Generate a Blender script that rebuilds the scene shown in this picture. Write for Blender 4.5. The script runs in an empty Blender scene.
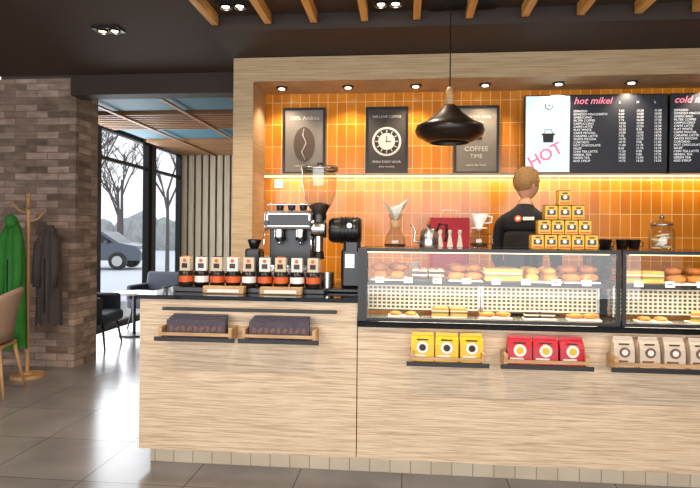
import bpy, bmesh, math, random
from mathutils import Vector, Matrix
random.seed(7)
C=bpy.context.scene.collection
D=bpy.data
# ---------------------------------------------------------------- materials
def lin(c):
    return tuple(((v/255)/12.92 if v/255<=.04045 else (((v/255)+.055)/1.055)**2.4) for v in c)+(1,)
MC={}
def mat(name,col,rough=.5,metal=0,emit=0,var=.12,vs=12,stretch=(1,1,1),bump=0,alpha=None):
    if name in MC: return MC[name]
    m=D.materials.new(name); m.use_nodes=True; nt=m.node_tree; N=nt.nodes; L=nt.links
    b=N['Principled BSDF']; c=lin(col)
    tc=N.new('ShaderNodeTexCoord'); mp=N.new('ShaderNodeMapping'); mp.inputs['Scale'].default_value=stretch
    nz=N.new('ShaderNodeTexNoise'); nz.inputs['Scale'].default_value=vs; nz.inputs['Detail'].default_value=4
    mx=N.new('ShaderNodeMix'); mx.data_type='RGBA'
    mx.inputs[6].default_value=tuple(v*(1-var) for v in c[:3])+(1,); mx.inputs[7].default_value=tuple(min(1,v*(1+var)) for v in c[:3])+(1,)
    L.new(tc.outputs['Object'],mp.inputs[0]); L.new(mp.outputs[0],nz.inputs['Vector']); L.new(nz.outputs['Fac'],mx.inputs[0]); L.new(mx.outputs[2],b.inputs['Base Color'])
    b.inputs['Roughness'].default_value=rough; b.inputs['Metallic'].default_value=metal
    if emit:
        L.new(mx.outputs[2],b.inputs['Emission Color']); b.inputs['Emission Strength'].default_value=emit
    if bump:
        bp=N.new('ShaderNodeBump'); bp.inputs['Strength'].default_value=bump; bp.inputs['Distance'].default_value=.01
        L.new(nz.outputs['Fac'],bp.inputs['Height']); L.new(bp.outputs[0],b.inputs['Normal'])
    MC[name]=m; return m
def glassmat(name,tint=(255,255,255),rough=0.0,f0=.04,gl=1.0):
    m=D.materials.new(name); m.use_nodes=True; nt=m.node_tree; N=nt.nodes; L=nt.links
    N.remove(N['Principled BSDF']); out=N['Material Output']
    tr=N.new('ShaderNodeBsdfTransparent'); tr.inputs[0].default_value=lin(tint)
    g=N.new('ShaderNodeBsdfGlossy'); g.inputs['Roughness'].default_value=rough
    lw=N.new('ShaderNodeLayerWeight'); lw.inputs['Blend'].default_value=.5
    pw=N.new('ShaderNodeMath'); pw.operation='POWER'; pw.inputs[1].default_value=5; L.new(lw.outputs['Facing'],pw.inputs[0])
    mm=N.new('ShaderNodeMath'); mm.operation='MULTIPLY_ADD'; mm.inputs[1].default_value=.8*gl; mm.inputs[2].default_value=f0*gl; mm.use_clamp=True
    ms=N.new('ShaderNodeMixShader'); L.new(pw.outputs[0],mm.inputs[0]); L.new(mm.outputs[0],ms.inputs[0]); L.new(tr.outputs[0],ms.inputs[1]); L.new(g.outputs[0],ms.inputs[2]); L.new(ms.outputs[0],out.inputs[0])
    return m
def brickmat(name,c1,c2,mortar,bw,bh,ms,offset=.5,rough=.6,plane='xz',var=.3,bump=.3,vs=3,smooth=.1,vstr=(1,1,1)):
    m=D.materials.new(name); m.use_nodes=True; nt=m.node_tree; N=nt.nodes; L=nt.links; b=N['Principled BSDF']
    tc=N.new('ShaderNodeTexCoord'); sp=N.new('ShaderNodeSeparateXYZ'); cb=N.new('ShaderNodeCombineXYZ'); L.new(tc.outputs['Object'],sp.inputs[0])
    if plane=='xz':
        ad=N.new('ShaderNodeMath'); L.new(sp.outputs[0],ad.inputs[0]); L.new(sp.outputs[1],ad.inputs[1]); L.new(ad.outputs[0],cb.inputs[0]); L.new(sp.outputs[2],cb.inputs[1])
    else:
        L.new(sp.outputs[0],cb.inputs[0]); L.new(sp.outputs[1],cb.inputs[1])
    br=N.new('ShaderNodeTexBrick'); br.offset=offset; br.inputs['Scale'].default_value=1
    br.inputs['Brick Width'].default_value=bw; br.inputs['Row Height'].default_value=bh; br.inputs['Mortar Size'].default_value=ms; br.inputs['Mortar Smooth'].default_value=smooth
    br.inputs['Color1'].default_value=lin(c1); br.inputs['Color2'].default_value=lin(c2); br.inputs['Mortar'].default_value=lin(mortar)
    L.new(cb.outputs[0],br.inputs['Vector'])
    mp=N.new('ShaderNodeMapping'); mp.inputs['Scale'].default_value=vstr; L.new(tc.outputs['Object'],mp.inputs[0])
    nz=N.new('ShaderNodeTexNoise'); nz.inputs['Scale'].default_value=vs; nz.inputs['Detail'].default_value=5; L.new(mp.outputs[0],nz.inputs['Vector'])
    rm=N.new('ShaderNodeMapRange'); rm.inputs['To Min'].default_value=1-var; rm.inputs['To Max'].default_value=1+var; rm.inputs['From Min'].default_value=.3; rm.inputs['From Max'].default_value=.7; L.new(nz.outputs['Fac'],rm.inputs['Value'])
    vm=N.new('ShaderNodeVectorMath'); vm.operation='SCALE'; L.new(br.outputs['Color'],vm.inputs[0]); L.new(rm.outputs[0],vm.inputs['Scale']); L.new(vm.outputs[0],b.inputs['Base Color'])
    b.inputs['Roughness'].default_value=rough
    bp=N.new('ShaderNodeBump'); bp.invert=True; bp.inputs['Strength'].default_value=bump; bp.inputs['Distance'].default_value=.004; L.new(br.outputs['Fac'],bp.inputs['Height']); L.new(bp.outputs[0],b.inputs['Normal'])
    return m
def woodmat(name,c1,c2,stretch=(2,2,60),rough=.5,lo=.35,hi=.65,scale=1.5):
    m=D.materials.new(name); m.use_nodes=True; nt=m.node_tree; N=nt.nodes; L=nt.links; b=N['Principled BSDF']
    tc=N.new('ShaderNodeTexCoord'); mp=N.new('ShaderNodeMapping'); mp.inputs['Scale'].default_value=stretch
    nz=N.new('ShaderNodeTexNoise'); nz.inputs['Scale'].default_value=scale; nz.inputs['Detail'].default_value=6; nz.inputs['Roughness'].default_value=.65
    cr=N.new('ShaderNodeValToRGB'); cr.color_ramp.elements[0].position=lo; cr.color_ramp.elements[1].position=hi
    cr.color_ramp.elements[0].color=lin(c1); cr.color_ramp.elements[1].color=lin(c2)
    L.new(tc.outputs['Object'],mp.inputs[0]); L.new(mp.outputs[0],nz.inputs['Vector']); L.new(nz.outputs['Fac'],cr.inputs[0]); L.new(cr.outputs[0],b.inputs['Base Color'])
    b.inputs['Roughness'].default_value=rough; return m
BLACK=mat('black_metal',(22,21,21),.4); BLK=mat('black_plastic',(14,14,15),.3); GRAN=mat('black_granite',(16,16,18),.06,var=.4,vs=200)
STEEL=mat('brushed_steel',(196,194,190),.25,1,var=.05); CHROME=mat('chrome',(224,224,224),.1,1,var=.02)
WHITE=mat('white_ceramic',(235,230,222),.3,var=.03); PAPER=mat('white_paper',(232,228,218),.8,var=.04)
OAK=woodmat('pale_oak_counter',(174,144,112),(220,196,164),(3,3,110),.45,.34,.58)
OAK2=woodmat('pale_oak_portal',(172,140,100),(204,178,138),(2,2,80))
WOODT=woodmat('tray_wood',(170,125,80),(205,165,115),(3,3,40))
BEAMW=woodmat('beam_wood',(214,150,70),(244,192,108),(20,1,20)); BEAMD=woodmat('annex_slat_wood',(128,88,56),(160,116,76),(1,20,20))
SLATW=woodmat('slat_wood',(176,158,132),(206,190,164),(20,20,1))
TILE=brickmat('orange_glazed_tile',(204,118,22),(222,138,32),(244,200,126),.085,.2,.003,0,.18,var=.14,bump=.5)
BRICK=brickmat('old_brick',(108,88,75),(176,150,133),(124,106,92),.24,.072,.005,.5,.9,var=.3,bump=.4,vs=6,vstr=(1,1,3))
FLOORM=brickmat('grey_floor_tile',(122,117,116),(133,128,127),(80,77,76),.6,.6,.004,0,.19,'xy',.18,.2,2.5)
SKIRT=brickmat('white_skirting_tile',(196,178,150),(206,190,164),(150,132,108),.12,.2,.003,0,.4,var=.1)
CEIL=mat('dark_brown_ceiling',(74,57,46),.8,var=.06); CEILD=mat('dark_bulkhead',(58,45,37),.7,var=.06)
GLASS=glassmat('clear_glass',gl=.5); GLASSC=glassmat('case_glass',(250,252,250),gl=1.4); GLASSJ=glassmat('jar_glass',(236,236,230),.03,gl=2.0)
YEL=mat('yellow_foil',(222,182,30),.35); RED=mat('red_foil',(190,30,48),.35); KRAFT=mat('white_bag',(204,186,166),.5)
ORANGE=mat('orange_print',(214,92,32),.5); DARKBR=mat('coffee_brown',(52,32,22),.6)
GREEN=mat('green_coat_cloth',(42,116,38),.85,var=.4,vs=8,bump=.5); GREYC=mat('grey_coat_cloth',(66,56,54),.9,var=.3,vs=8,bump=.5)
CRUST=mat('baked_crust',(184,112,46),.5,var=.5,vs=25,bump=.4); CRUST2=mat('golden_bun',(210,150,68),.45,var=.35,vs=25,bump=.3); CREAM=mat('cream_filling',(240,226,196),.5); GREENL=mat('lettuce',(96,140,50),.6)
CHOC=mat('chocolate_cake',(62,34,22),.5); REDF=mat('red_berry',(180,36,30),.4)
TEAL=mat('teal_panel',(66,108,122),.6); NAVY=mat('dark_upholstery',(40,44,56),.7); BEIGE=mat('beige_shell',(150,122,102),.6)
SNOW=mat('snow',(218,224,232),.9,var=.05,vs=1); BARK=mat('bark',(98,90,88),.9,var=.3)
SKIN=mat('skin',(206,152,122),.5,var=.05); HAIR=mat('blond_hair',(158,118,68),.7,var=.6,vs=70,bump=.8); SHIRT=mat('black_shirt',(24,23,26),.8,var=.2); TROUS=mat('dark_trousers',(34,34,40),.85)
LEAF=mat('plant_leaf',(62,104,52),.5,var=.4); POT=mat('clay_pot',(120,84,62),.7)
def emat(n,c,s): return mat(n,c,.5,0,s,var=.01)
WARM=emat('warm_led',(255,220,165),2.5); LAMPE=emat('downlight_lens',(255,232,196),8)
# ---------------------------------------------------------------- mesh builder
class M:
    def __init__(s): s.bm=bmesh.new(); s.mats=[]
    def mi(s,m):
        if m not in s.mats: s.mats.append(m)
        return s.mats.index(m)
    def _fin(s,verts,m,smooth=False):
        i=s.mi(m); fs=set()
        for v in verts:
            for f in v.link_faces: fs.add(f)
        for f in fs: f.material_index=i; f.smooth=smooth
    def box(s,c,d,m,rot=None,bev=0,seg=2):
        R=rot.to_4x4() if rot is not None else Matrix.Identity(4)
        r=bmesh.ops.create_cube(s.bm,size=1,matrix=Matrix.Translation(c)@R@Matrix.Diagonal((d[0],d[1],d[2],1)))
        vs=r['verts']
        s._fin(vs,m)
        if bev:
            es={e for v in vs for e in v.link_edges}
            q=bmesh.ops.bevel(s.bm,geom=list(es),offset=bev,segments=seg,profile=.5,affect='EDGES')
            for f in q['faces']: f.material_index=s.mi(m)
        return s
    def bb(s,x0,x1,y0,y1,z0,z1,m,bev=0): return s.box(((x0+x1)/2,(y0+y1)/2,(z0+z1)/2),(x1-x0,y1-y0,z1-z0),m,None,bev)
    def quad(s,pts,m):
        f=s.bm.faces.new([s.bm.verts.new(p) for p in pts]); f.material_index=s.mi(m); return s
    def lathe(s,prof,m,c=(0,0,0),seg=24,rot=None,smooth=True,sx=1,sy=1):
        T=Matrix.Translation(c)@(rot.to_4x4() if rot is not None else Matrix.Identity(4))
        rings=[]; i=s.mi(m)
        for r,z in prof:
            if r<1e-5: rings.append([s.bm.verts.new(T@Vector((0,0,z)))])
            else: rings.append([s.bm.verts.new(T@Vector((r*sx*math.cos(2*math.pi*k/seg),r*sy*math.sin(2*math.pi*k/seg),z))) for k in range(seg)])
        for a,b in zip(rings,rings[1:]):
            for k in range(seg):
                k2=(k+1)%seg
                vs=[a[k%len(a)],a[k2%len(a)],b[k2%len(b)],b[k%len(b)]]
                u=[]
                for v in vs:
                    if v not in u: u.append(v)
                if len(u)>2:
                    try: f=s.bm.faces.new(u); f.material_index=i; f.smooth=smooth
                    except ValueError: pass
        return s
    def cyl(s,c,r,h,m,seg=24,rot=None,r2=None,bev=0):
        r2=r if r2 is None else r2
        return s.lathe([(0,-h/2),(r,-h/2),(r,-h/2),(r2,h/2),(r2,h/2),(0,h/2)],m,c,seg,rot,smooth=False)
    def tube(s,pts,rad,m,seg=8,caps=True):
        pts=[Vector(p) for p in pts]; n=len(pts); rad=rad if isinstance(rad,(list,tuple)) else [rad]*n
        i=s.mi(m); rings=[]; ref=None
        for k,p in enumerate(pts):
            d=(pts[min(k+1,n-1)]-pts[max(k-1,0)]).normalized()
            if ref is None:
                ref=Vector((0,0,1)) if abs(d.z)<.9 else Vector((1,0,0))
            u=d.cross(ref); 
            if u.length<1e-4: u=d.cross(Vector((0,1,0)))
            u.normalize(); w=u.cross(d).normalized(); ref=w
            rings.append([s.bm.verts.new(p+(u*math.cos(2*math.pi*j/seg)+w*math.sin(2*math.pi*j/seg))*rad[k]) for j in range(seg)])
        for a,b in zip(rings,rings[1:]):
            for j in range(seg):
                f=s.bm.faces.new((a[j],a[(j+1)%seg],b[(j+1)%seg],b[j])); f.material_index=i; f.smooth=True
        if caps:
            for r in (rings[0],rings[-1]):
                f=s.bm.faces.new(r); f.material_index=i
        return s
    def ball(s,c,d,m,rot=None,sub=2):
        R=rot.to_4x4() if rot is not None else Matrix.Identity(4)
        r=bmesh.ops.create_icosphere(s.bm,subdivisions=sub,radius=.5,matrix=Matrix.Translation(c)@R@Matrix.Diagonal((d[0],d[1],d[2],1)))
        s._fin(r['verts'],m,True); return r['verts']
    def prism(s,poly,axis,a0,a1,m,smooth=False):
        i=s.mi(m)
        def P(p,a):
            return {'y':(p[0],a,p[1]),'x':(a,p[0],p[1]),'z':(p[0],p[1],a)}[axis]
        A=[s.bm.verts.new(P(p,a0)) for p in poly]; B=[s.bm.verts.new(P(p,a1)) for p in poly]; n=len(poly)
        for j in range(n):
            f=s.bm.faces.new((A[j],A[(j+1)%n],B[(j+1)%n],B[j])); f.material_index=i; f.smooth=smooth
        for r in (A,B):
            f=s.bm.faces.new(r); f.material_index=i
        return s
    def obj(s,name,loc=(0,0,0),rz=0,parent=None,sub=0):
        bmesh.ops.recalc_face_normals(s.bm,faces=s.bm.faces)
        me=D.meshes.new(name); s.bm.to_mesh(me); s.bm.free()
        for m in s.mats: me.materials.append(m)
        o=D.objects.new(name,me); C.objects.link(o); o.location=loc; o.rotation_euler=(0,0,rz)
        if parent: o.parent=parent
        if sub:
            q=o.modifiers.new('s','SUBSURF'); q.levels=sub; q.render_levels=sub
        return o
def text(s,size,loc,m,parent=None,align='LEFT',rot=(math.pi/2,0,0),name='lettering',shear=0,bold=0):
    cu=D.curves.new(name,'FONT'); cu.body=s; cu.size=size; cu.align_x=align; cu.extrude=.0008; cu.shear=shear; cu.offset=bold; cu.resolution_u=2
    o=D.objects.new(name,cu); C.objects.link(o)
    bpy.context.view_layer.update()
    me=D.meshes.new_from_object(o.evaluated_get(bpy.context.evaluated_depsgraph_get())); D.objects.remove(o)
    me.materials.clear(); me.materials.append(m)
    o=D.objects.new(name,me); C.objects.link(o); o.location=loc; o.rotation_euler=rot
    if parent: o.parent=parent
    return o
RX=lambda a:Matrix.Rotation(a,3,'X')
RY=lambda a:Matrix.Rotation(a,3,'Y')
RZ=lambda a:Matrix.Rotation(a,3,'Z')
# ---------------------------------------------------------------- room shell
M().bb(-6,4.6,-3,11,-.1,0,FLOORM).obj('floor')
m=M(); m.bb(-6,4.6,-3,5.4,3.0,3.12,CEIL); m.obj('ceiling')
M().bb(-1.44,4.6,4.0,5.3,2.885,3.0,CEILD).obj('ceiling_bulkhead')
M().bb(-6,-3.39,5.5,5.92,0,3.0,BRICK).obj('wall_brick_pillar')
M().bb(-6.1,-6,-3,5.92,0,3.0,BRICK).obj('wall_left')
M().bb(4.6,4.7,-3,5.3,0,3.0,CEIL).obj('wall_right')
m=M(); m.bb(-1.27,4.6,5.03,5.12,0,2.885,TILE); m.obj('wall_back')
M().bb(-3.39,-1.3,5.4,5.6,2.8,3.12,CEILD).obj('trim_lintel')
# portal
m=M(); m.bb(-1.44,-1.27,4.6,5.3,0,2.88,OAK2); m.bb(-1.27,4.6,4.6,5.03,2.68,2.88,OAK2); m.obj('trim_portal')
m=M()
for x in (-1.07,-.49,.09,.67,1.27,1.85,2.45): 
    m.cyl((x,4.8,2.674),.05,.012,BLACK,20); m.cyl((x,4.8,2.666),.026,.006,LAMPE,16)
m.obj('recessed_downlight')
# ceiling beams
for i,x in enumerate((-1.384,-.99,-.655,-.29,.076,.44,.82,1.19,1.57,1.94,2.31,2.7,3.1)):
    M().bb(x-.024,x+.024,.2,3.97,2.92,2.999,BEAMW).obj('ceiling_beam')
# ceiling spots
def spotfix(x,y,n=2):
    m=M(); w=.1*n+.02
    m.bb(x-w/2,x+w/2,y-.06,y+.06,2.985,2.999,BLACK)
    for k in range(n):
        cx=x+(k-(n-1)/2)*.1
        m.lathe([(.045,-.012),(.042,.0),(.03,.006)],STEEL,(cx,y,2.985),20); m.cyl((cx,y,2.983),.026,.006,LAMPE,16)
    return m.obj('ceiling_spotlight')
for x,y in ((-2.32,4.19),(-1.2,3.8),(-.12,3.84),(1.4,3.7),(-3.4,2.6)): spotfix(x,y)
m=M(); m.bb(.17,.62,3.86,3.96,2.98,2.998,BLACK); 
for k in range(12): m.bb(.19+k*.035,.2+k*.035,3.865,3.955,2.975,2.98,BLACK)
m.obj('ceiling_vent')
# ---------------------------------------------------------------- annex
M().bb(-4.3,-1.2,5.6,10.5,2.97,3.12,CEILD).obj('ceiling_annex')
m=M(); m.bb(-4.25,-1.25,5.9,6.7,2.93,2.965,TEAL); m.bb(-4.25,-1.25,7.8,8.7,2.93,2.965,TEAL); m.obj('ceiling_teal_panel')
m=M()
for k in range(9): m.bb(-4.25,-1.25,6.78+k*.115,6.82+k*.115,2.89,2.965,BEAMD)
for k in range(14): m.bb(-4.25,-1.25,8.78+k*.115,8.82+k*.115,2.89,2.965,BEAMD)
for x in (-3.6,-2.7,-1.9): m.bb(x,x+.05,5.9,10.3,2.87,2.89,BEAMD)
m.obj('ceiling_slats')
m=M(); m.bb(-4.3,-1.2,10.45,10.55,0,3.0,CEILD)
x=-4.25
while x<-1.3: m.bb(x,x+.1,10.38,10.45,0,2.95,SLATW); x+=.14
m.obj('wall_slatted')
M().bb(-1.27,-1.2,5.3,10.4,0,2.97,SLATW).obj('wall_annex_right')
def windowrow(name,y0,y1):
    m=M()
    m.bb(-4.34,-4.26,y0,y1,0,.08,BLACK); m.bb(-4.34,-4.26,y0,y1,2.88,2.97,BLACK); m.bb(-4.33,-4.27,y0,y1,2.45,2.5,BLACK)
    m.bb(-4.35,-4.25,y0,y0+.07,0,2.97,BLACK); m.bb(-4.35,-4.25,y1-.07,y1,0,2.97,BLACK)
    m.quad([(-4.3,y0,.08),(-4.3,y1,.08),(-4.3,y1,2.88),(-4.3,y0,2.88)],GLASS); m.obj(name)
windowrow('window_1',5.92,7.45); windowrow('window_2',7.45,9.05); windowrow('window_3',9.2,10.4)
M().bb(-4.38,-4.22,9.05,9.2,0,2.97,BLACK).obj('trim_column')
# front facade behind viewer (big shop windows)
m=M()
for x in (-6,-4,-2,0,2,4.5): m.bb(x,x+.08,-3.08,-3,0,3.0,BLACK)
m.bb(-6,4.6,-3.08,-3,0,.12,BLACK); m.bb(-6,4.6,-3.08,-3,2.85,3.0,BLACK); m.quad([(-6,-3.04,.12),(4.6,-3.04,.12),(4.6,-3.04,2.85),(-6,-3.04,2.85)],GLASS)
m.obj('window_4')
# outdoors
m=M(); m.bb(-60,-4.4,-30,70,-.2,-.02,SNOW); m.bb(-4.4,30,10.6,70,-.2,-.02,SNOW); m.bb(-4.4,30,-40,-3.1,-.2,-.02,SNOW); m.obj('ground_snow')
def tree(x,y,h,seed):
    rnd=random.Random(seed); m=M()
    def br(p,d,l,r,lev):
        e=p+d*l; mid=p+d*l*.5+Vector((rnd.uniform(-1,1),rnd.uniform(-1,1),0))*l*.04
        m.tube([p,mid,e],[r,r*.8,r*.6],BARK,5,False)
        if lev==0: return
        for k in range(4 if lev>1 else 3):
            t=rnd.uniform(.45,1); a=rnd.uniform(0,6.28); s=rnd.uniform(.4,.8)
            nd=(d+Vector((math.cos(a)*s,math.sin(a)*s,rnd.uniform(-.1,.3)))).normalized()
            br(p+d*l*t,nd,l*rnd.uniform(.45,.65),r*.5,lev-1)
    br(Vector((0,0,0)),Vector((0,0,1)),h*.45,h*.012,4)
    return m.obj('bare_tree',(x,y,-.02))
for i,(x,y,h) in enumerate(((-8.2,13.5,7),(-15.5,24,8),(-16,30,9),(-11,30,9),(-13,36,12),(-19,33,11),(-10.5,35,11),(-21,40,12),(-15.5,42,12),(-7.2,16.5,6),(-3,-12,9),(4,-11,8),(8,-14,9),(1,-15,9))):
    tree(x,y,h,i+3)
def hedge():
    m=M(); rnd=random.Random(5)
    for k in range(60):
        x=-45+k*.9; m.ball((x,46+rnd.uniform(-1,1),rnd.uniform(.4,1.5)),(2.6,2,rnd.uniform(2,5)),mat('snowy_hedge',(160,166,166),.9,var=.5,vs=2),sub=2)
    m.obj('hedge')
hedge()
def car(x,y,rz):
    m=M(); P=mat('car_paint',(92,100,112),.2,.3); W=mat('car_glass',(24,28,34),.08)
    m.prism([(-2.2,.35),(-2.2,.85),(-1.9,.98),(-1.35,1.0),(-.75,1.42),(.75,1.45),(1.4,1.02),(2.05,.9),(2.2,.7),(2.2,.35)],'y',-.85,.85,P)
    m.prism([(-1.2,1.02),(-.7,1.36),(-.02,1.38),(-.02,1.02)],'y',-.86,.86,W); m.prism([(.04,1.02),(.04,1.38),(.68,1.38),(1.2,1.03)],'y',-.86,.86,W)
    m.prism([(-1.33,1.02),(-.76,1.41),(-.74,1.41),(-1.25,1.02)],'y',-.7,.7,W)
    for sx in (-1.35,1.35):
        for sy in (-.8,.8):
            m.cyl((sx,sy,.33),.33,.2,BLACK,24,RX(math.pi/2)); m.cyl((sx,sy*1.02,.33),.2,.2,STEEL,12,RX(math.pi/2))
    for sy in (-.6,.6):
        m.box((2.18,sy,.72),(.08,.34,.12),WHITE,bev=.02); m.box((-2.18,sy,.78),(.08,.3,.12),REDF,bev=.02)
    m.box((.95,-.95,1.05),(.12,.18,.12),P,bev=.03); m.box((.95,.95,1.05),(.12,.18,.12),P,bev=.03)
    m.obj('car',(x,y,0),rz)
car(-12.3,21,.15); car(-22.5,27,-.3)
# ---------------------------------------------------------------- counter
m=M()
m.bb(-1.585,-.268,3.25,4.0,.1,1.005,OAK); m.bb(-.262,3.4,3.25,4.0,.1,.87,OAK)
m.bb(-1.54,3.4,3.31,3.95,0,.1,SKIRT)
m.bb(-1.6,-.255,3.235,4.02,1.005,1.03,GRAN,.003)
m.bb(-.262,3.4,3.22,4.0,.87,.905,GRAN,.003)
m.obj('service_counter')
# back counter
m=M(); m.bb(-1.2,4.5,4.62,5.0,0,.94,OAK); m.bb(-1.22,4.5,4.6,5.02,.94,.97,GRAN); m.obj('back_counter')
# display case
def case(x0,x1,name):
    m=M(); t=.02; y0,y1=3.25,3.85; z0,z1=.906,1.325
    for x in (x0,x1-t):
        m.bb(x,x+t,y0,y0+t,z0,z1,BLACK); m.bb(x,x+t,y1-t,y1,z0,z1,BLACK)
        m.bb(x,x+t,y0+t,y1-t,z1-t,z1,BLACK); m.bb(x,x+t,y0+t,y1-t,z0,z0+t,BLACK)
        m.quad([(x+.01,y0+t,z0+t),(x+.01,y1-t,z0+t),(x+.01,y1-t,z1-t),(x+.01,y0+t,z1-t)],GLASSC)
    m.bb(x0+t,x1-t,y0,y0+t,z1-t,z1,BLACK); m.bb(x0+t,x1-t,y1-t,y1,z1-t,z1,BLACK); m.bb(x0+t,x1-t,y0,y0+t,z0,z0+.014,BLACK)
    m.bb(x0+t,x1-t,y0+t,y1-t,z1-.006,z1-.001,GLASSJ); m.quad([(x0+t,y0+.01,z0+.014),(x1-t,y0+.01,z0+.014),(x1-t,y0+.01,z1-t),(x0+t,y0+.01,z1-t)],GLASSC)
    # shelf
    m.bb(x0+t,x1-t,y0+.1,y1-t,1.118,1.124,STEEL); m.bb(x0+t,x1-t,y0+.09,y0+.1,1.105,1.13,BLACK); 
    m.bb(x0+t,x1-t,y0+t,y1-t,z0,z0+.012,STEEL)
    # mesh grille behind the lower deck
    G=mat('mesh_wire',(222,214,196),.4); BK=mat('mesh_backing',(92,80,62),.7)
    nseg=max(1,round((x1-x0)/.75)); sw=(x1-x0-.06)/nseg
    for sgi in range(nseg):
        a=x0+.03+sgi*sw+.015; b=a+sw-.03; n=int((b-a)/.027)
        for k in range(n+1): m.bb(a+k*(b-a)/n-.0045,a+k*(b-a)/n+.0045,3.50,3.504,.945,1.09,G)
        for k in range(7): m.bb(a,b,3.497,3.5,.941+k*.0235,.95+k*.0235,G)
        m.bb(a,b,3.505,3.512,.93,1.1,BK)
        for q in (a-.012,b+.002): m.bb(q,q+.01,3.49,3.5,.92,1.11,STEEL)
    # led
    m.bb(x0+.05,x1-.05,y0+.03,y0+.045,z1-t-.006,z1-t,WARM); m.bb(x0+.05,x1-.05,y0+.12,y0+.13,1.11,1.117,WARM)
    # tags
    k=x0+.12
    while k<x1-.1:
        m.box((k,y0+.088,1.135),(.05,.004,.034),PAPER,RX(-.2)); m.box((k,y0+.085,1.136),(.034,.003,.004),BLACK,RX(-.2)); k+=.17
    m.obj(name)
case(-.262,1.205,'pastry_display_case'); case(1.215,2.9,'pastry_display_case')
M().bb(-.262,-.21,3.222,3.25,.906,1.325,BLACK).obj('trim_case_post')
# pastries
def croissant(m,c,s=1,a=0,M1=CRUST):
    pts=[];r=[]
    for k in range(9):
        t=(k-4)/4*1.25; pts.append(Vector(c)+RZ(a)@Vector((math.sin(t)*.055*s,(1-math.cos(t))*.05*s,.024*s))); r.append((.008+.02*math.cos(t*1.15)*(1 if k%2 else .88))*s)
    m.tube(pts,r,M1,8)
def bun(m,c,r=.045,h=.05,M1=CRUST2): m.lathe([(0,0),(r*.9,0),(r,h*.3),(r*.9,h*.7),(r*.5,h*.95),(0,h)],M1,c,14)
def sandwich(m,c,a=0):
    R=RZ(a); 
    for z,h,mm in ((0,.022,CRUST2),(.022,.01,GREENL),(.032,.008,REDF),(.04,.008,CREAM),(.048,.022,CRUST2)):
        i=m.mi(mm); P=[Vector((-.06,-.04,0)),Vector((.06,-.04,0)),Vector((0,.06,0))]
        A=[m.bm.verts.new(Vector(c)+R@(p+Vector((0,0,z)))) for p in P]; B=[m.bm.verts.new(Vector(c)+R@(p+Vector((0,0,z+h)))) for p in P]
        for j in range(3): f=m.bm.faces.new((A[j],A[(j+1)%3],B[(j+1)%3],B[j])); f.material_index=i
        f=m.bm.faces.new(A); f.material_index=i; f=m.bm.faces.new(B); f.material_index=i
def slice_(m,c,a=0):
    for z,h,mm in ((0,.02,CHOC),(.02,.01,CREAM),(.03,.02,CHOC),(.05,.006,CREAM)): m.box((c[0],c[1],c[2]+z+h/2),(.09,.05,h),mm,RZ(a))
    m.ball((c[0],c[1],c[2]+.064),(.018,.018,.016),REDF,sub=1)
rr=random.Random(3)
def tray(kind,x,y,z,w,name):
    m=M(); m.box((0,0,.005),(w,.3,.008),mat('slate_tray',(60,52,46),.5) if kind in 'sc' else PAPER,bev=.002)
    n=int(w/.1)
    for r in range(3):
        for k in range(n):
            px=-w/2+(k+.5)*w/n; py=-.1+r*.1
            if kind=='k': croissant(m,(px,py,.01),.95,rr.uniform(-.4,.4))
            elif kind=='b': bun(m,(px,py,.01),.042,.045,CRUST2 if rr.random()<.6 else CRUST)
            elif kind=='s': sandwich(m,(px,py,.01),rr.uniform(-.2,.2))
            elif kind=='c': slice_(m,(px,py,.01),rr.uniform(-.1,.1))
            elif kind=='r': 
                m.tube([(px-.04,py,.032),(px-.03,py,.034),(px+.03,py,.034),(px+.04,py,.032)],[.012,.024,.024,.012],CRUST,10)
    if kind in 'kbr':
        for k in range(n):
            for py in (-.05,.05):
                px=-w/2+(k+.5)*w/n+rr.uniform(-.015,.015)
                (croissant(m,(px,py,.055),.95,rr.uniform(-.4,.4)) if kind!='b' else bun(m,(px,py,.05),.04,.04,CRUST2))
    m.obj(name,(x,y,z))
Z1=1.1245
for kind,x,w,nm in (('r',-.09,.22,'tray_of_pastry_rolls'),('c',.15,.2,'tray_of_cake_slices'),('k',.37,.2,'tray_of_croissants'),('s',.59,.2,'tray_of_sandwiches'),('b',.82,.22,'tray_of_buns'),('k',1.05,.2,'tray_of_croissants'),('s',1.39,.22,'tray_of_sandwiches'),('k',1.65,.24,'tray_of_croissants'),('b',1.92,.24,'tray_of_buns'),('s',2.2,.24,'tray_of_sandwiches')):
    tray(kind,x,3.55,Z1,w,nm)
for kind,x,w,nm in (('b',.0,.2,'plate_of_buns'),('s',.27,.22,'plate_of_sandwiches'),('k',.54,.2,'plate_of_croissants'),('c',.79,.2,'plate_of_cake_slices'),('k',1.04,.2,'plate_of_croissants'),('b',1.42,.2,'plate_of_buns'),('s',1.72,.24,'plate_of_sandwiches')):
    m=M(); m.box((0,0,.004),(w,.1,.008),PAPER,bev=.002)
    n=int(w/.1)
    for k in range(n):
        px=-w/2+(k+.5)*w/n
        {'c':slice_,'b':lambda m,c:bun(m,c,.04,.032,CRUST),'s':sandwich,'k':lambda m,c:croissant(m,c,.85)}[kind](m,(px,0,.008))
    o=m.obj(nm,(x,3.36,.919)); o.scale=(.9,.9,.75)
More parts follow.
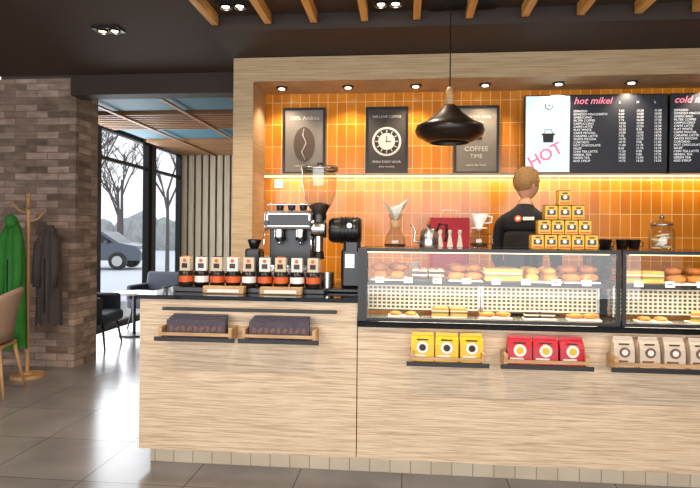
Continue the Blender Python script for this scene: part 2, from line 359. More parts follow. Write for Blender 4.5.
# plant added behind the cases in place of foliage reflected in the glass
m=M(); m.lathe([(0,0),(.045,0),(.06,.1),(.063,.1),(.063,.115),(.055,.115),(.05,.1),(0,.1)],POT,(0,0,0),20)
for k in range(70):
    a=rr.uniform(0,6.28); l=rr.uniform(.14,.34); s=rr.uniform(.2,.8); tip=Vector((math.cos(a)*l*s*.6,math.sin(a)*l*s*.2,.1+l)); 
    m.tube([(0,0,.1),tip*.6+Vector((0,0,.05)),tip],[.003,.0025,.002],LEAF,5,False)
    for q in (.6,.8,1.0):
        p=Vector((0,0,.1)).lerp(tip,q); m.ball(p+Vector((rr.uniform(-.012,.012),0,0)),(.036,.014,.022),LEAF,RY(rr.uniform(-1,1)),1)
m.obj('reflection_plant',(1.32,3.93,.906))
# racks on counter front
def rack(x0,x1,zs,name,dep=.13):
    m=M(); y1=3.249; y0=y1-dep
    m.bb(x0+.03,x1-.03,y0+.01,y1,zs-.012,zs,WOODT,.002)
    m.bb(x0+.02,x0+.04,y0,y1,zs-.012,zs+.06,WOODT,.002); m.bb(x1-.04,x1-.02,y0,y1,zs-.012,zs+.06,WOODT,.002)
    m.bb(x0,x1,y0-.014,y0,zs-.02,zs+.004,BLACK,.002)
    for k in (x0+.07,x1-.07): m.bb(k-.008,k+.008,y0-.01,y1,zs-.02,zs-.012,BLACK)
    m.bb(x0+.03,x1-.03,y0-.004,y0,zs+.012,zs+.03,WOODT)
    m.obj(name)
rack(-1.43,-.955,.8,'brochure_rack'); rack(-.935,-.47,.8,'brochure_rack')
M().bb(-1.42,-.38,3.19,3.205,.945,.965,BLACK,.002).bb(-1.3,-1.28,3.2,3.249,.95,.96,BLACK).bb(-.55,-.53,3.2,3.249,.95,.96,BLACK).obj('handrail')
PAT=mat('dark_patterned_card',(66,54,64),.5,var=.9,vs=55)
GOLD=mat('gold_print',(116,74,62),.5)
for xa,xb in ((-1.37,-1.02),(-.88,-.53)):
    m=M()
    for k in range(4): m.bb(xa+k*.004,xb-k*.003,3.14+k*.022,3.158+k*.022,.802,.9+k*.008,PAT,.002)
    for k in range(9):
        cx=xa+.03+k*.036; m.box((cx,3.139,.85),(.02,.002,.03),GOLD,RY(.78*(k%2)))
    m.obj('chocolate_box_stack')
rack(.02,.47,.70,'display_tray'); rack(.53,1.02,.70,'display_tray'); rack(1.11,1.68,.70,'display_tray')
def bag(x,y,z,w,h,d,c,lab,rz=0,lc=None):
    m=M(); i=m.mi(c)
    secs=[(0,w*.47,d*.5),(h*.05,w*.5,d*.5),(h*.6,w*.5,d*.46),(h*.8,w*.49,d*.25),(h*.9,w*.48,.004),(h,w*.48,.003)]
    rings=[]
    for zz,hw,hd in secs:
        rings.append([m.bm.verts.new(v) for v in ((-hw,-hd,zz),(0,-hd*1.12,zz),(hw,-hd,zz),(hw*.96,0,zz),(hw,hd,zz),(0,hd*1.1,zz),(-hw,hd,zz),(-hw*.96,0,zz))])
    for a,b in zip(rings,rings[1:]):
        for j in range(8): f=m.bm.faces.new((a[j],a[(j+1)%8],b[(j+1)%8],b[j])); f.material_index=i
    for r in (rings[0],rings[-1]): f=m.bm.faces.new(r); f.material_index=i
    m.cyl((0,-d*.55,h*.5),w*.26,.004,lab,20,RX(math.pi/2)); m.cyl((0,-d*.55-.002,h*.5),w*.15,.004,lc or DARKBR,16,RX(math.pi/2))
    m.box((-w*.12,-d*.53,h*.2),(w*.55,.004,h*.06),lab); m.box((0,-d*.34,h*.76),(w*.5,.003,h*.05),DARKBR,RX(-.5))
    m.obj('coffee_bag',(x,y,z),rz)
for k in range(3): bag(.11+k*.134,3.18,.701,.126,.155,.07,YEL,PAPER,rr.uniform(-.06,.06),DARKBR)
for k in range(3): bag(.64+k*.138,3.18,.701,.13,.15,.07,RED,PAPER,rr.uniform(-.06,.06),YEL)
for k in range(4): bag(1.19+k*.13,3.18,.701,.105,.16,.07,KRAFT,mat('brown_label',(120,80,52),.5),rr.uniform(-.05,.05),PAPER)
# mugs with packets
for xa,xb in ((-1.24,-.98),(-.88,-.62)):
    m=M(); m.bb(xa,xb,3.37,3.43,1.031,1.075,WOODT,.003); m.bb(xa+.03,xb-.03,3.366,3.37,1.038,1.058,PAPER); m.obj('price_stand')
m=M(); m.bb(-1.46,-.49,3.44,3.57,1.031,1.06,BLK,.003); m.obj('mug_display_plinth')
CP=mat('cream_packet',(214,196,168),.6)
for k in range(9):
    x=-1.4+k*.104; m=M(); body=BLK if k%2 else mat('dark_mug',(40,30,28),.3)
    m.lathe([(0,0),(.04,0),(.046,.006),(.046,.1),(.043,.102),(.04,.01),(0,.008)],body,(0,0,0),20)
    m.lathe([(.0465,.03),(.0465,.07)],ORANGE if k%3!=1 else WHITE,(0,0,0),20)
    m.tube([RZ(.95)@Vector(p) for p in ((.044,0,.086),(.064,0,.08),(.072,0,.052),(.064,0,.026),(.044,0,.02))],.006,body,6)
    m.box((0,0,.145),(.07,.046,.09),PAPER if k%2 else CP,bev=.004); m.box((0,-.025,.135),(.036,.003,.03),BLACK if k%2 else DARKBR)
    m.cyl((0,-.025,.168),.012,.004,ORANGE,10,RX(math.pi/2)); m.box((0,0,.193),(.05,.02,.006),BLACK if k%3 else ORANGE)
    m.obj('coffee_mug',(x,3.505,1.0605),rr.uniform(-.15,.15))
# coffee grinder
m=M()
m.box((.03,0,.012),(.26,.24,.024),BLK,bev=.006)
m.box((.1,.03,.15),(.14,.15,.26),BLK,bev=.02); m.box((.1,.02,.29),(.11,.13,.1),BLK,bev=.02)
m.lathe([(0,-.14),(.07,-.14),(.082,-.12),(.086,.0),(.086,.05),(.075,.07),(0,.07)],BLK,(.09,.0,.40),28,RY(math.pi/2))
for k in range(5): m.lathe([(.087,-.005),(.092,0),(.087,.005)],BLK,(.03+k*.025,0,.4),28,RY(math.pi/2))
m.lathe([(0,-.05),(.06,-.05),(.065,-.04),(.065,.04),(.06,.05),(0,.05)],STEEL,(-.12,0,.41),28,RY(math.pi/2))
m.cyl((-.12,0,.46),.05,.08,BLK,24); m.cyl((-.12,-.01,.31),.03,.12,STEEL,20); m.cyl((-.12,-.01,.235),.04,.05,BLK,20,r2=.03)
m.lathe([(.045,.49),(.05,.52),(.08,.57),(.105,.63),(.118,.7),(.12,.8)],GLASSJ,(-.12,0,0),32)
m.lathe([(0,.5),(.044,.5),(.05,.525),(.073,.56),(.05,.575),(0,.585)],DARKBR,(-.12,0,0),24)
m.lathe([(.121,.8),(.125,.8),(.125,.815),(.121,.82),(.03,.832)],GLASSJ,(-.12,0,0),32); m.lathe([(.119,.795),(.126,.795),(.126,.807),(.119,.807)],STEEL,(-.12,0,0),32); m.cyl((-.12,0,.838),.02,.015,BLK,16)
m.cyl((.09,-.09,.43),.016,.02,STEEL,14,RX(math.pi/2)); m.box((.09,-.05,.2),(.06,.004,.09),STEEL,bev=.001)
m.cyl((-.06,-.04,.075),.045,.1,STEEL,20)
m.obj('coffee_grinder',(-.44,3.68,1.031))
# espresso machine
m=M()
for sx in (-.14,.14):
    for sy in (-.14,.14): m.cyl((sx,sy,.03),.018,.06,BLK,12)
m.box((0,0,.1),(.36,.38,.09),STEEL,bev=.012); m.box((0,.07,.27),(.34,.22,.28),BLK,bev=.012); m.box((0,0,.44),(.36,.36,.12),STEEL,bev=.02)
m.box((0,-.185,.44),(.3,.01,.07),BLK,bev=.003)
for sx in (-.08,.08):
    m.cyl((sx,-.11,.36),.034,.06,CHROME,20); m.cyl((sx,-.11,.32),.036,.025,BLK,20); m.tube([(sx,-.13,.315),(sx,-.2,.31),(sx,-.25,.305)],.011,BLK,8); m.tube([(sx,-.11,.31),(sx,-.11,.28)],.009,CHROME,8)
for sx in (-.16,.16): m.tube([(sx,-.15,.4),(sx*1.08,-.2,.36),(sx*1.1,-.21,.2)],.006,CHROME,8); m.cyl((sx,-.19,.42),.018,.03,BLK,14,RX(math.pi/2))
m.box((0,-.12,.148),(.3,.14,.008),CHROME)
for k in range(3): m.lathe([(0,0),(.025,0),(.034,.05),(.032,.05),(.023,.005),(0,.005)],BLK,(-.1+k*.09,.02,.501),16)
m.tube([(-.16,-.15,.51),(-.16,-.15,.54),(.16,-.15,.54),(.16,-.15,.51)],.005,CHROME,8)
o=m.obj('espresso_machine',(-.775,3.85,1.031)); o.scale=(.92,.8,1.06)
m=M(); m.box((0,0,.15),(.12,.14,.3),BLK,bev=.02); m.lathe([(.03,.3),(.04,.32),(.055,.36),(.05,.37),(0,.37)],BLK,(0,0,0),20); m.cyl((0,-.06,.2),.02,.04,STEEL,12,RX(math.pi/2)); m.box((0,-.1,.02),(.1,.08,.02),STEEL,bev=.004)
o=m.obj('milk_frother',(-1.04,3.83,1.031)); o.scale=(.9,.9,.9)
# items on case top (z=1.325)
T=1.3255
m=M(); m.lathe([(0,0),(.06,0),(.068,.01),(.062,.06),(.025,.13),(.022,.15),(.05,.21)],GLASSJ,(0,0,0),28)
m.lathe([(.028,.12),(.034,.125),(.034,.165),(.028,.17)],WOODT,(0,0,0),20)
m.lathe([(0,.005),(.062,.006),(.064,.02),(0,.021)],DARKBR,(0,0,0),20)
i=m.mi(PAPER); c0=m.bm.verts.new((0,0,.15)); ring=[m.bm.verts.new((x,y,z)) for x,y,z in ((-.085,-.01,.3),(-.02,-.06,.235),(.05,-.05,.265),(.085,.0,.31),(.02,.06,.27),(-.05,.05,.25))]
for j in range(6): f=m.bm.faces.new((c0,ring[j],ring[(j+1)%6])); f.material_index=i
m.obj('pour_over_coffee_maker',(-.055,3.55,T))
m=M(); m.lathe([(0,0),(.055,0),(.058,.006),(.05,.09),(.04,.1),(.04,.104),(.012,.112),(0,.113)],STEEL,(0,0,0),28); m.cyl((0,0,.122),.01,.02,BLK,12)
m.tube([(-.05,0,.03),(-.085,0,.035),(-.075,0,.09),(-.09,0,.125),(-.105,0,.125)],[.009,.007,.006,.005,.004],STEEL,8)
m.tube([(.045,0,.095),(.06,0,.135),(.1,0,.13),(.1,0,.06),(.092,0,.035)],.008,BLK,8)
o=m.obj('gooseneck_kettle',(.155,3.55,T)); o.scale=(1.1,1.1,1.1)
m=M(); m.lathe([(0,0),(.05,0),(.056,.01),(.058,.08),(.04,.105),(.042,.12)],GLASSJ,(0,0,0),28); m.tube([(.055,0,.09),(.085,0,.085),(.085,0,.03),(.055,0,.025)],.006,GLASSJ,8)
m.lathe([(0,.006),(.05,.012),(.05,.03),(0,.031)],DARKBR,(0,0,0),20)
m.lathe([(.05,.122),(.05,.128),(.02,.13),(.03,.15),(.06,.215),(.057,.215),(.026,.15),(.015,.13)],WHITE,(0,0,0),28); m.tube([(.05,0,.2),(.08,0,.195),(.075,0,.16),(.035,0,.155)],.005,WHITE,8)
m.obj('coffee_dripper',(.465,3.55,T))
def can(x,z,y=3.52):
    m=M(); Y2=mat('yellow_can',(226,176,36),.35)
    m.box((0,0,.0425),(.074,.074,.085),Y2,bev=.004); m.box((0,-.0375,.042),(.05,.002,.03),BLK); m.cyl((0,-.039,.046),.012,.002,PAPER,14,RX(math.pi/2)); m.box((0,-.0375,.012),(.06,.002,.01),ORANGE); m.box((0,-.0375,.07),(.03,.002,.008),DARKBR); m.box((0,0,.087),(.07,.07,.003),DARKBR)
    m.obj('coffee_box',(x,y,z))
z=T
for n in (5,4,3,1):
    for k in range(n): can(.965+(k-(n-1)/2)*.079,z)
    z+=.0892
for x in (1.24,1.34,1.41):
    m=M(); m.lathe([(0,0),(.03,0),(.038,.06),(.04,.062),(.036,.062),(.028,.005),(0,.005)],BLK,(0,0,0),20); m.tube([(.035,0,.05),(.055,0,.045),(.05,0,.02),(.032,0,.018)],.004,BLK,6); m.obj('espresso_cup',(x,3.6,T))
m=M(); m.lathe([(0,0),(.07,0),(.074,.01),(.074,.12),(.06,.14),(.06,.15)],GLASSJ,(0,0,0),28); m.lathe([(.062,.15),(.064,.165),(.03,.175),(.012,.18),(.018,.2),(0,.205)],GLASSJ,(0,0,0),24); m.lathe([(.061,.147),(.066,.147),(.066,.157),(.061,.157)],STEEL,(0,0,0),24); m.ball((0,0,.2),(.03,.03,.025),STEEL)
for k in range(14): m.lathe([(0,0),(.025,0),(.025,.008),(0,.008)],PAPER if k%2 else CREAM,(rr.uniform(-.03,.03),rr.uniform(-.03,.03),.01+k*.006),12,RX(rr.uniform(-.3,.3)))
m.obj('cookie_jar',(1.55,3.55,T))
# pendant lamp
m=M(); SH=mat('lamp_shade_bronze',(40,30,26),.35,.4)
m.lathe([(.03,2.235),(.05,2.222),(.085,2.18),(.16,2.125),(.21,2.1),(.22,2.07),(.21,2.04),(.13,1.995),(.12,1.995),(.2,2.045),(.208,2.07),(.195,2.095),(.15,2.115),(.06,2.18),(0,2.2)],SH,(0,0,0),48)
m.lathe([(0,2.35),(.018,2.348),(.022,2.33),(.034,2.24),(.03,2.235),(0,2.234)],WOODT,(0,0,0),24)
m.cyl((0,0,2.67),.004,.65,BLK,8); m.cyl((0,0,2.985),.05,.028,BLK,24); m.ball((0,0,2.08),(.07,.07,.08),LAMPE)
m.obj('pendant_lamp',(.285,3.62,0))
# posters + ledge
m=M(); m.bb(-1.268,4.59,4.93,5.028,1.93,1.945,OAK2); m.bb(-1.26,4.59,4.96,4.975,1.915,1.929,WARM); m.obj('poster_ledge')
def poster(x0,x1,nm,bg):
    m=M(); w=x1-x0; h=.6; y=0; t=.022
    m.bb(0,w,.0,.02,0,t,BLK);m.bb(0,w,.0,.02,h-t,h,BLK);m.bb(0,t,.0,.02,t,h-t,BLK);m.bb(w-t,w,.0,.02,t,h-t,BLK)
    m.bb(t,w-t,.008,.018,t,h-t,bg)
    return m,w,h
Y0=4.99; ZP=1.9455
INK=mat('ink_dark',(50,38,30),.7); CHALK=mat('chalk_white',(222,216,204),.7)
m,w,h=poster(-1.10,-.71,'a',mat('poster_taupe',(130,122,112),.7))
m.lathe([(0,-.004),(.115,-.004),(.115,.004),(0,.004)],mat('bean_brown',(84,64,50),.6,var=.5,vs=60),(w/2,.004,.27),32,RX(math.pi/2),False,.82,1.35)
m.tube([(w/2+.01,-.002,.13),(w/2-.02,-.002,.2),(w/2+.02,-.002,.28),(w/2-.01,-.002,.35),(w/2,-.002,.41)],.004,CHALK,6)
o=m.obj('framed_poster',(-1.10,Y0,ZP)); text('100% Arabica',.05,(w/2,.004,.49),CHALK,o,'CENTER'); text('single origin coffee',.024,(w/2,.004,.07),CHALK,o,'CENTER')
m,w,h=poster(-.35,.03,'b',mat('poster_black',(68,61,55),.7))
for r0,r1,c,yy in ((0,.13,CHALK,.006),(0,.11,INK,.004),(0,.075,CHALK,.002)):
    m.lathe([(0,-.002),(r1,-.002),(r1,.002),(0,.002)],c,(w/2,yy,.29),40,RX(math.pi/2),False)
for k in range(12):
    a=k*math.pi/6; m.box((w/2+.09*math.sin(a),.0,.29+.09*math.cos(a)),(.008,.003,.022),CHALK,RY(a))
m.box((w/2,-.001,.31),(.008,.003,.06),INK); m.box((w/2+.015,-.001,.29),(.05,.003,.008),INK)
o=m.obj('framed_poster',(-.35,Y0,ZP)); text('WE LOVE COFFEE',.032,(w/2,.004,.5),CHALK,o,'CENTER'); text('FRESH EVERY HOUR',.028,(w/2,.004,.1),CHALK,o,'CENTER'); text('since morning',.024,(w/2,.004,.06),CHALK,o,'CENTER')
m,w,h=poster(.43,.82,'c',mat('poster_tan',(130,120,106),.7))
o=m.obj('framed_poster',(.43,Y0,ZP))
for s,zz,sz in (('FROM THE BEAN',.49,.032),('to the cup',.45,.03),('COFFEE',.2,.06),('TIME',.14,.05),('every day fresh',.07,.028)): text(s,sz,(w/2,.004,zz),CHALK,o,'CENTER')
m=M(); m.box((w/2,0,.36),(.1,.004,.12),INK); m.box((w/2,-.002,.36),(.06,.004,.07),CHALK); 
m.obj('cup_drawing',(0,.006,0),0,o)
# screens
SW=emat('screen_white',(196,214,224),.8); SB=emat('screen_black',(30,32,40),.5); ST=emat('screen_text',(215,215,215),.8); SP=emat('screen_pink',(236,130,150),.8); SR=emat('screen_red',(220,110,130),.8); SC=emat('screen_cup',(24,24,28),.4)
def screen(x0,x1,left):
    m=M(); w=x1-x0; h=.66
    m.bb(0,w,0,.05,0,h,BLK,.004); wl=.37 if left else 0
    if left: m.bb(.01,wl,-.003,.001,.01,h-.01,SW)
    m.bb(wl+.004,w-.01,-.003,.001,.01,h-.01,SB)
    m.bb(w*.4,w*.45,.05,.165,.3,.4,BLACK)
    o=m.obj('menu_screen',(x0,4.86,1.935))
    if left:
        q=M(); q.lathe([(.026,-.002),(.035,-.002),(.035,.002),(.026,.002)],SC,(.2,-.004,.57),24,RX(math.pi/2)); q.cyl((.2,-.004,.57),.01,.004,SC,12,RX(math.pi/2))
        q.prism([(.15,.32),(.24,.32),(.235,.26),(.155,.26)],'y',-.005,-.003,SC); q.bb(.14,.25,-.005,-.003,.32,.335,SC); q.tube([(.16,-.004,.335),(.17,-.004,.37),(.22,-.004,.37),(.23,-.004,.335)],.003,SC,6); q.obj('cup_graphic',(0,0,0),0,o)
        text('HOT',.14,(.06,-.004,.04),SR,o,rot=(math.pi/2,-.5,0),bold=.002)
    text('hot mikel' if left else 'cold mikel',.08,(wl+.03,-.004,h-.08),SP,o,shear=.3,bold=.001)
    names=['ESPRESSO','ESPRESSO MACCHIATO','AMERICANO','FILTER COFFEE','CAPPUCCINO','CAFFE LATTE','FLAT WHITE','CAFFE MOCHA','CARAMEL LATTE','WHITE MOCHA','CORTADO','HOT CHOCOLATE','SALEP','CHAI TEA LATTE','HERBAL TEA','GREEN TEA','ADD SYRUP']
    body='\n'.join(names); cx=w-wl
    text(body,.026,(wl+.03,-.004,h-.15),ST,o,name='menu_items')
    for j,fx in enumerate((.5,.68,.86)):
        text(['S','M','L'][j],.027,(wl+cx*fx,-.004,h-.08),ST,o)
        text('\n'.join('%d.%02d'%(rr.randint(7,14)+j*2,rr.choice((0,50,75))) for _ in names),.026,(wl+cx*fx,-.004,h-.15),ST,o,name='menu_prices')
screen(1.008,2.165,True); screen(2.18,3.34,False)
# red shopping bag
m=M(); RB=mat('red_paper_bag',(176,24,40),.6)
m.prism([(-.16,0),(.16,0),(.16,.58),(-.16,.58)],'y',-.05,.05,RB); m.tube([(-.07,-.05,.58),(-.06,-.05,.64),(.06,-.05,.64),(.07,-.05,.58)],.005,PAPER,6)
for k,(sx) in enumerate((-.08,0,.08)): m.ball((sx,-.052,.46),(.04,.006,.05),PAPER,sub=1); m.prism([(sx-.008,.45),(sx+.008,.45),(sx+.03,.3),(sx-.03,.3)],'y',-.054,-.05,PAPER)
m.obj('paper_shopping_bag',(.38,4.75,.971))
# stacked cups on back counter
for x in (-.9,-.75,.0,.1):
    m=M()
    for k in range(7): m.lathe([(0,0),(.028,0),(.04,.09),(.042,.09),(.042,.094),(.038,.094)],WHITE,(0,0,k*.018),16)
    m.obj('paper_cup_stack',(x,4.8,.971))
m=M(); m.box((0,0,0),(.08,.01,.08),PAPER,bev=.006); m.box((0,-.006,0),(.045,.004,.045),WHITE,bev=.002)
m.obj('wall_socket',(-1.14,5.023,1.86))
# ---------------------------------------------------------------- left furniture
m=M(); WD=mat('coat_stand_wood',(186,142,92),.5)
m.cyl((0,0,.015),.15,.03,WD,32); m.cyl((0,0,.035),.05,.02,WD,20); m.cyl((0,0,.88),.018,1.72,WD,14); m.ball((0,0,1.76),(.05,.05,.05),WD)
for k in range(4):
    a=k*math.pi/2+.6; m.tube([(0,0,1.5+.04*k),(.08*math.cos(a),.08*math.sin(a),1.53+.04*k),(.13*math.cos(a),.13*math.sin(a),1.6+.04*k)],.01,WD,8)
m.obj('coat_stand',(-3.62,5.1,0))
def coat(x,y,ztop,zbot,w,mm,hood,name,d=.09,seed=0):
    m=M(); n=14; seg=32; rings=[]; i=m.mi(mm)
    for k in range(n+1):
        t=k/n; z=ztop-(ztop-zbot)*t
        hw=w*(.25+.6*min(1,t*5)**.7+.15*t); hd=d*(.5+.5*min(1,t*3))
        rings.append([m.bm.verts.new((hw*math.cos(2*math.pi*j/seg)*(1+.1*math.sin(j*2.3+seed)*t),hd*math.sin(2*math.pi*j/seg)*(1+.3*math.sin(j*1.9+t*1.5)*t),z+.02*math.sin(j*1.3)*t)) for j in range(seg)])
    for a,b in zip(rings,rings[1:]):
        for j in range(seg): f=m.bm.faces.new((a[j],a[(j+1)%seg],b[(j+1)%seg],b[j])); f.material_index=i; f.smooth=True
    m.bm.faces.new(rings[0]).material_index=i
    L=ztop-zbot
    for s in (-1,1):
        m.tube([(s*w*.3,-.02,ztop-.06),(s*w*.62,-.05,ztop-.2),(s*w*.7,-.06,ztop-L*.4),(s*w*.66,-.07,ztop-L*.62)],[.03,.046,.042,.036],mm,10)
    if hood: m.ball((0,-.04,ztop-.02),(w*.9,.12,.14),mm)
    m.box((0,-d-.008,(ztop+zbot)/2-.1),(.01,.006,L*.55),BLACK)
    m.obj(name,(x,y,0))
coat(-3.68,4.98,1.52,.3,.12,GREEN,True,'green_coat',.08,1)
coat(-3.46,5.19,1.47,.5,.13,GREYC,False,'grey_coat',.07,2)
def chair(x,y,rz):
    m=M(); LW=mat('chair_leg_wood',(176,134,90),.5)
    for sx in (-1,1):
        for sy in (-1,1): m.tube([(sx*.15,sy*.15,.43),(sx*.22,sy*.22,0)],[.018,.011],LW,10)
    m.box((0,0,.425),(.34,.34,.03),LW,bev=.008)
    i=m.mi(BEIGE); nu,nv=12,14; g=[]
    for v in range(nv+1):
        t=v/nv; row=[]
        for u in range(nu+1):
            s=u/nu*2-1; w=.23-.03*t
            if t<.5: yy=-.22+t/.5*.4; zz=.46+.02*s*s
            else: yy=.18+(t-.5)/.5*.1; zz=.46+.03*0+((t-.5)/.5)**.8*.46
            if t>=.35: yy-=.12*s*s*min(1,(t-.35)*3)
            zz-= .05*s*s*max(0,(t-.85)/.15)
            row.append(m.bm.verts.new((s*w*(1 if t<.9 else 1-.2*(t-.9)*10*abs(s)),yy,zz)))
        g.append(row)
    for a,b in zip(g,g[1:]):
        for u in range(nu): f=m.bm.faces.new((a[u],a[u+1],b[u+1],b[u])); f.material_index=i; f.smooth=True
    o=m.obj('dining_chair',(x,y,0),rz); q=o.modifiers.new('t','SOLIDIFY'); q.thickness=.02; return o
chair(-3.56,4.5,-1.3)
def armchair(x,y,rz):
    m=M()
    for sx in (-1,1):
        for sy in (-1,1): m.tube([(sx*.22,sy*.22,.3),(sx*.27,sy*.27,0)],[.018,.011],BLACK,8)
    m.box((0,0,.36),(.6,.58,.14),NAVY,bev=.05,seg=3); m.box((0,.26,.6),(.6,.12,.42),NAVY,RX(-.15),bev=.05,seg=3)
    for s in (-1,1): m.box((s*.29,.02,.5),(.09,.52,.26),NAVY,bev=.04,seg=3)
    m.obj('armchair',(x,y,0),rz)
armchair(-3.84,6.6,1.7); armchair(-3.72,8.1,-.15); armchair(-2.5,7.2,-1.3)
m=M(); m.cyl((0,0,.58),.26,.025,WHITE,40); m.cyl((0,0,.28),.022,.57,BLACK,16); m.cyl((0,0,.01),.2,.02,BLACK,32); m.obj('coffee_table',(-3.68,7.38,0))
# ---------------------------------------------------------------- barista
def skin(verts,edges,radii,levels=2):
    me=D.meshes.new('sk'); me.from_pydata(verts,edges,[]); o=D.objects.new('sk',me); C.objects.link(o)
    md=o.modifiers.new('skin','SKIN'); sv=me.skin_vertices[0].data
    for k,r in enumerate(radii): sv[k].radius=(r if isinstance(r,tuple) else (r,r)); sv[k].use_root=(k==0)
    md2=o.modifiers.new('sub','SUBSURF'); md2.levels=levels
    bpy.context.view_layer.update(); mm=D.meshes.new_from_object(o.evaluated_get(bpy.context.evaluated_depsgraph_get())); D.objects.remove(o); return mm
root=D.objects.new('barista',None); C.objects.link(root); root.location=(.88,4.27,0); root.rotation_euler=(0,0,-.55)
# local frame: facing +Y
V=[(0,0,1.0),(0,0,1.14),(0,.01,1.3),(0,.02,1.44),(0,.03,1.55),(0,.045,1.63),(0,.06,1.7),
 (.09,.02,1.52),(.185,.03,1.5),(.23,.06,1.22),(.17,.24,1.05),
 (-.09,.02,1.52),(-.185,.03,1.5),(-.23,.06,1.22),(-.17,.24,1.05),
 (.095,0,.93),(.1,.02,.5),(.11,0,.09),(.12,.12,.04),(-.095,0,.93),(-.1,.02,.5),(-.11,0,.09),(-.12,.12,.04)]
E=[(0,1),(1,2),(2,3),(3,4),(4,5),(5,6),(4,7),(7,8),(8,9),(9,10),(4,11),(11,12),(12,13),(13,14),(0,15),(15,16),(16,17),(17,18),(0,19),(19,20),(20,21),(21,22)]
R=[(.15,.11),(.145,.105),(.16,.115),(.17,.115),(.1,.08),(.055,.055),(.052,.052),.08,.062,.046,.03,.08,.062,.046,.03,.09,.058,.042,.035,.09,.058,.042,.035]
me=skin(V,E,R)
for m_ in (SHIRT,TROUS,SKIN,BLACK): me.materials.append(m_)
for p in me.polygons:
    c=p.center; p.use_smooth=True
    p.material_index=2 if c.z>1.64 else (3 if c.z<.1 else (1 if c.z<.95 and c.y<.13 or c.z<.9 else (2 if c.y>.17 and c.z<1.13 and c.z>.95 else 0)))
o=D.objects.new('body',me); C.objects.link(o); o.parent=root
m=M(); vs=m.ball((0,0,0),(.155,.195,.235),SKIN,sub=4)
for v in vs:
    x,y,z=v.co
    if z<-.02: v.co.x*=1-.25*min(1,(-z-.02)/.09); 
    if z<-.03 and y<0: v.co.y*=.8
    if y>.07 and abs(x)<.016 and -.035<z<.02: v.co.y+=.02*(1-abs(x)/.016)*(.02-z)/.055+.004
    if y>.05 and abs(z-.012)<.014 and .018<abs(x)<.045: v.co.y-=.006
for s in (-1,1):
    m.ball((s*.03,.083,.01),(.022,.012,.014),WHITE,sub=2); m.ball((s*.03,.089,.01),(.009,.004,.009),BLACK,sub=1); m.ball((s*.03,.088,.032),(.032,.008,.007),HAIR,sub=1)
    m.ball((s*.077,-.005,.0),(.016,.035,.06),SKIN,sub=2)
m.ball((0,.084,-.055),(.045,.014,.012),mat('lips',(176,96,86),.5),sub=2)
vs=m.ball((0,-.012,.03),(.176,.204,.215),HAIR,sub=4)
kill=[v for v in vs if (v.co.y>.055 and v.co.z<.075) or v.co.z<-.062+max(0,v.co.y)*1.1]
bmesh.ops.delete(m.bm,geom=kill,context='VERTS')
for k in range(240):
    a=rr.uniform(0,6.28); e=rr.uniform(-.3,1.5); p=Vector((.082*math.cos(a)*math.cos(e),.094*math.sin(a)*math.cos(e)-.012,.032+.1*math.sin(e)))
    if p.y>.05 and p.z<.09: continue
    dn=-.012 if e<.6 else .004
    m.tube([p,p+Vector((.007*math.cos(a),.007*math.sin(a)+.004,dn*.4)),p+Vector((.007*math.cos(a),.006*math.sin(a)+.014,dn*1.6))],[.006,.005,.002],HAIR,5)
o=m.obj('head',(0,.075,1.79),0,root); o.rotation_euler=(-.12,0,-.5)
for s in (-1,1):
    m=M(); m.box((0,.045,0),(.08,.095,.026),SKIN,bev=.011,seg=3)
    for k,(fx,fl) in enumerate(((-.03,.062),(-.01,.075),(.011,.07),(.031,.055))):
        m.tube([(fx,.08,0),(fx*1.1,.08+fl*.5,.004),(fx*1.12,.08+fl*.8,-.008),(fx*1.12,.08+fl,-.02)],[.0095,.009,.008,.006],SKIN,8)
    m.tube([(-s*.03,.02,0),(-s*.055,.045,-.004),(-s*.062,.075,-.012)],[.012,.0105,.008],SKIN,8)
    o=m.obj('hand',(s*.165,.24,1.04),0,root); o.rotation_euler=(-.25,0,0)
m=M(); m.cyl((0,0,0),.026,.006,ORANGE,20,RX(math.pi/2)); m.cyl((.0,-.004,0),.014,.003,PAPER,16,RX(math.pi/2)); m.box((.075,0,0),(.08,.006,.026),PAPER,bev=.002)
o=m.obj('shirt_logo',(.0,-.1,1.53),0,root); o.rotation_euler=(-.3,0,.12)
# ---------------------------------------------------------------- lights
def area(n,loc,sx,sy,p,col,rot=(0,0,0)):
    l=D.lights.new(n,'AREA'); l.shape='RECTANGLE'; l.size=sx; l.size_y=sy; l.energy=p; l.color=col; o=D.objects.new(n,l); C.objects.link(o); o.location=loc; o.rotation_euler=rot; return o
def spot(n,loc,p,col=(1,.83,.62),ang=75,rot=(0,0,0)):
    l=D.lights.new(n,'SPOT'); l.energy=p; l.color=col; l.spot_size=math.radians(ang); l.spot_blend=.6; l.shadow_soft_size=.04; o=D.objects.new(n,l); C.objects.link(o); o.location=loc; o.rotation_euler=rot
for x in (-1.07,-.49,.09,.67,1.27,1.85,2.45): spot('lamp_soffit',(x,4.8,2.65),22,rot=(.1,0,0),ang=115)
for x,y in ((-2.32,4.19),(-1.2,3.8),(-.12,3.84),(1.4,3.7),(-3.4,2.6)): spot('lamp_ceiling',(x,y,2.96),62,ang=110)
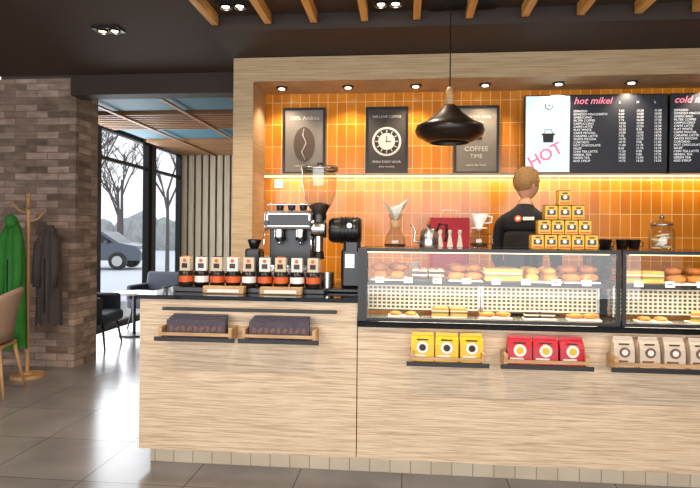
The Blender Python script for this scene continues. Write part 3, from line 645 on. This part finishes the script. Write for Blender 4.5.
for x in (-2,0,2): spot('fill_front',(x,1.6,2.9),88,(1,.86,.7),120,(.35,0,0))  # added fill spots without fixtures, brighten the room towards the counter
area('lamp_shelf_strip',(1.6,4.95,1.905),5.6,.03,12,(1,.78,.48),(math.radians(25),0,0))
area('lamp_case',(.5,3.3,1.29),1.3,.02,9,(1,.86,.62),(math.radians(-20),0,0)); area('lamp_case_right',(2.05,3.3,1.29),1.5,.02,9,(1,.86,.62),(math.radians(-20),0,0))
area('lamp_case_low',(.5,3.36,1.105),1.3,.02,4,(1,.86,.62),(math.radians(-10),0,0)); area('lamp_case_low_right',(2.05,3.36,1.105),1.5,.02,4,(1,.86,.62),(math.radians(-10),0,0))
area('window_daylight',(-.7,-2.9,1.6),9,2.4,340,(.96,.97,1),(math.radians(90),0,0))
area('annex_daylight',(-4.2,8.0,1.6),4.4,2.4,160,(.9,.95,1),(0,math.radians(-90),0))
w=D.worlds.new('w'); bpy.context.scene.world=w; w.use_nodes=True; nt=w.node_tree; bg=nt.nodes['Background']
tc=nt.nodes.new('ShaderNodeTexCoord'); nz=nt.nodes.new('ShaderNodeTexNoise'); nz.inputs['Scale'].default_value=2; cr=nt.nodes.new('ShaderNodeValToRGB')
cr.color_ramp.elements[0].color=(.8,.87,.95,1); cr.color_ramp.elements[1].color=(.97,.98,1,1)
nt.links.new(tc.outputs['Generated'],nz.inputs[0]); nt.links.new(nz.outputs['Fac'],cr.inputs[0]); nt.links.new(cr.outputs[0],bg.inputs[0]); bg.inputs[1].default_value=1.4
# ---------------------------------------------------------------- camera
cam=D.cameras.new('camera'); co=D.objects.new('camera',cam); C.objects.link(co); bpy.context.scene.camera=co
cam.sensor_width=36; cam.lens=36*560/700; cam.shift_y=-9/700; cam.clip_end=300
co.matrix_world=Matrix.Translation((0,0,1.4))@Matrix.Rotation(math.radians(5.5),4,'Z')@Matrix.Rotation(math.pi/2,4,'X')@Matrix.Rotation(math.radians(.5),4,'Z')
bpy.context.scene.view_settings.view_transform='Standard'
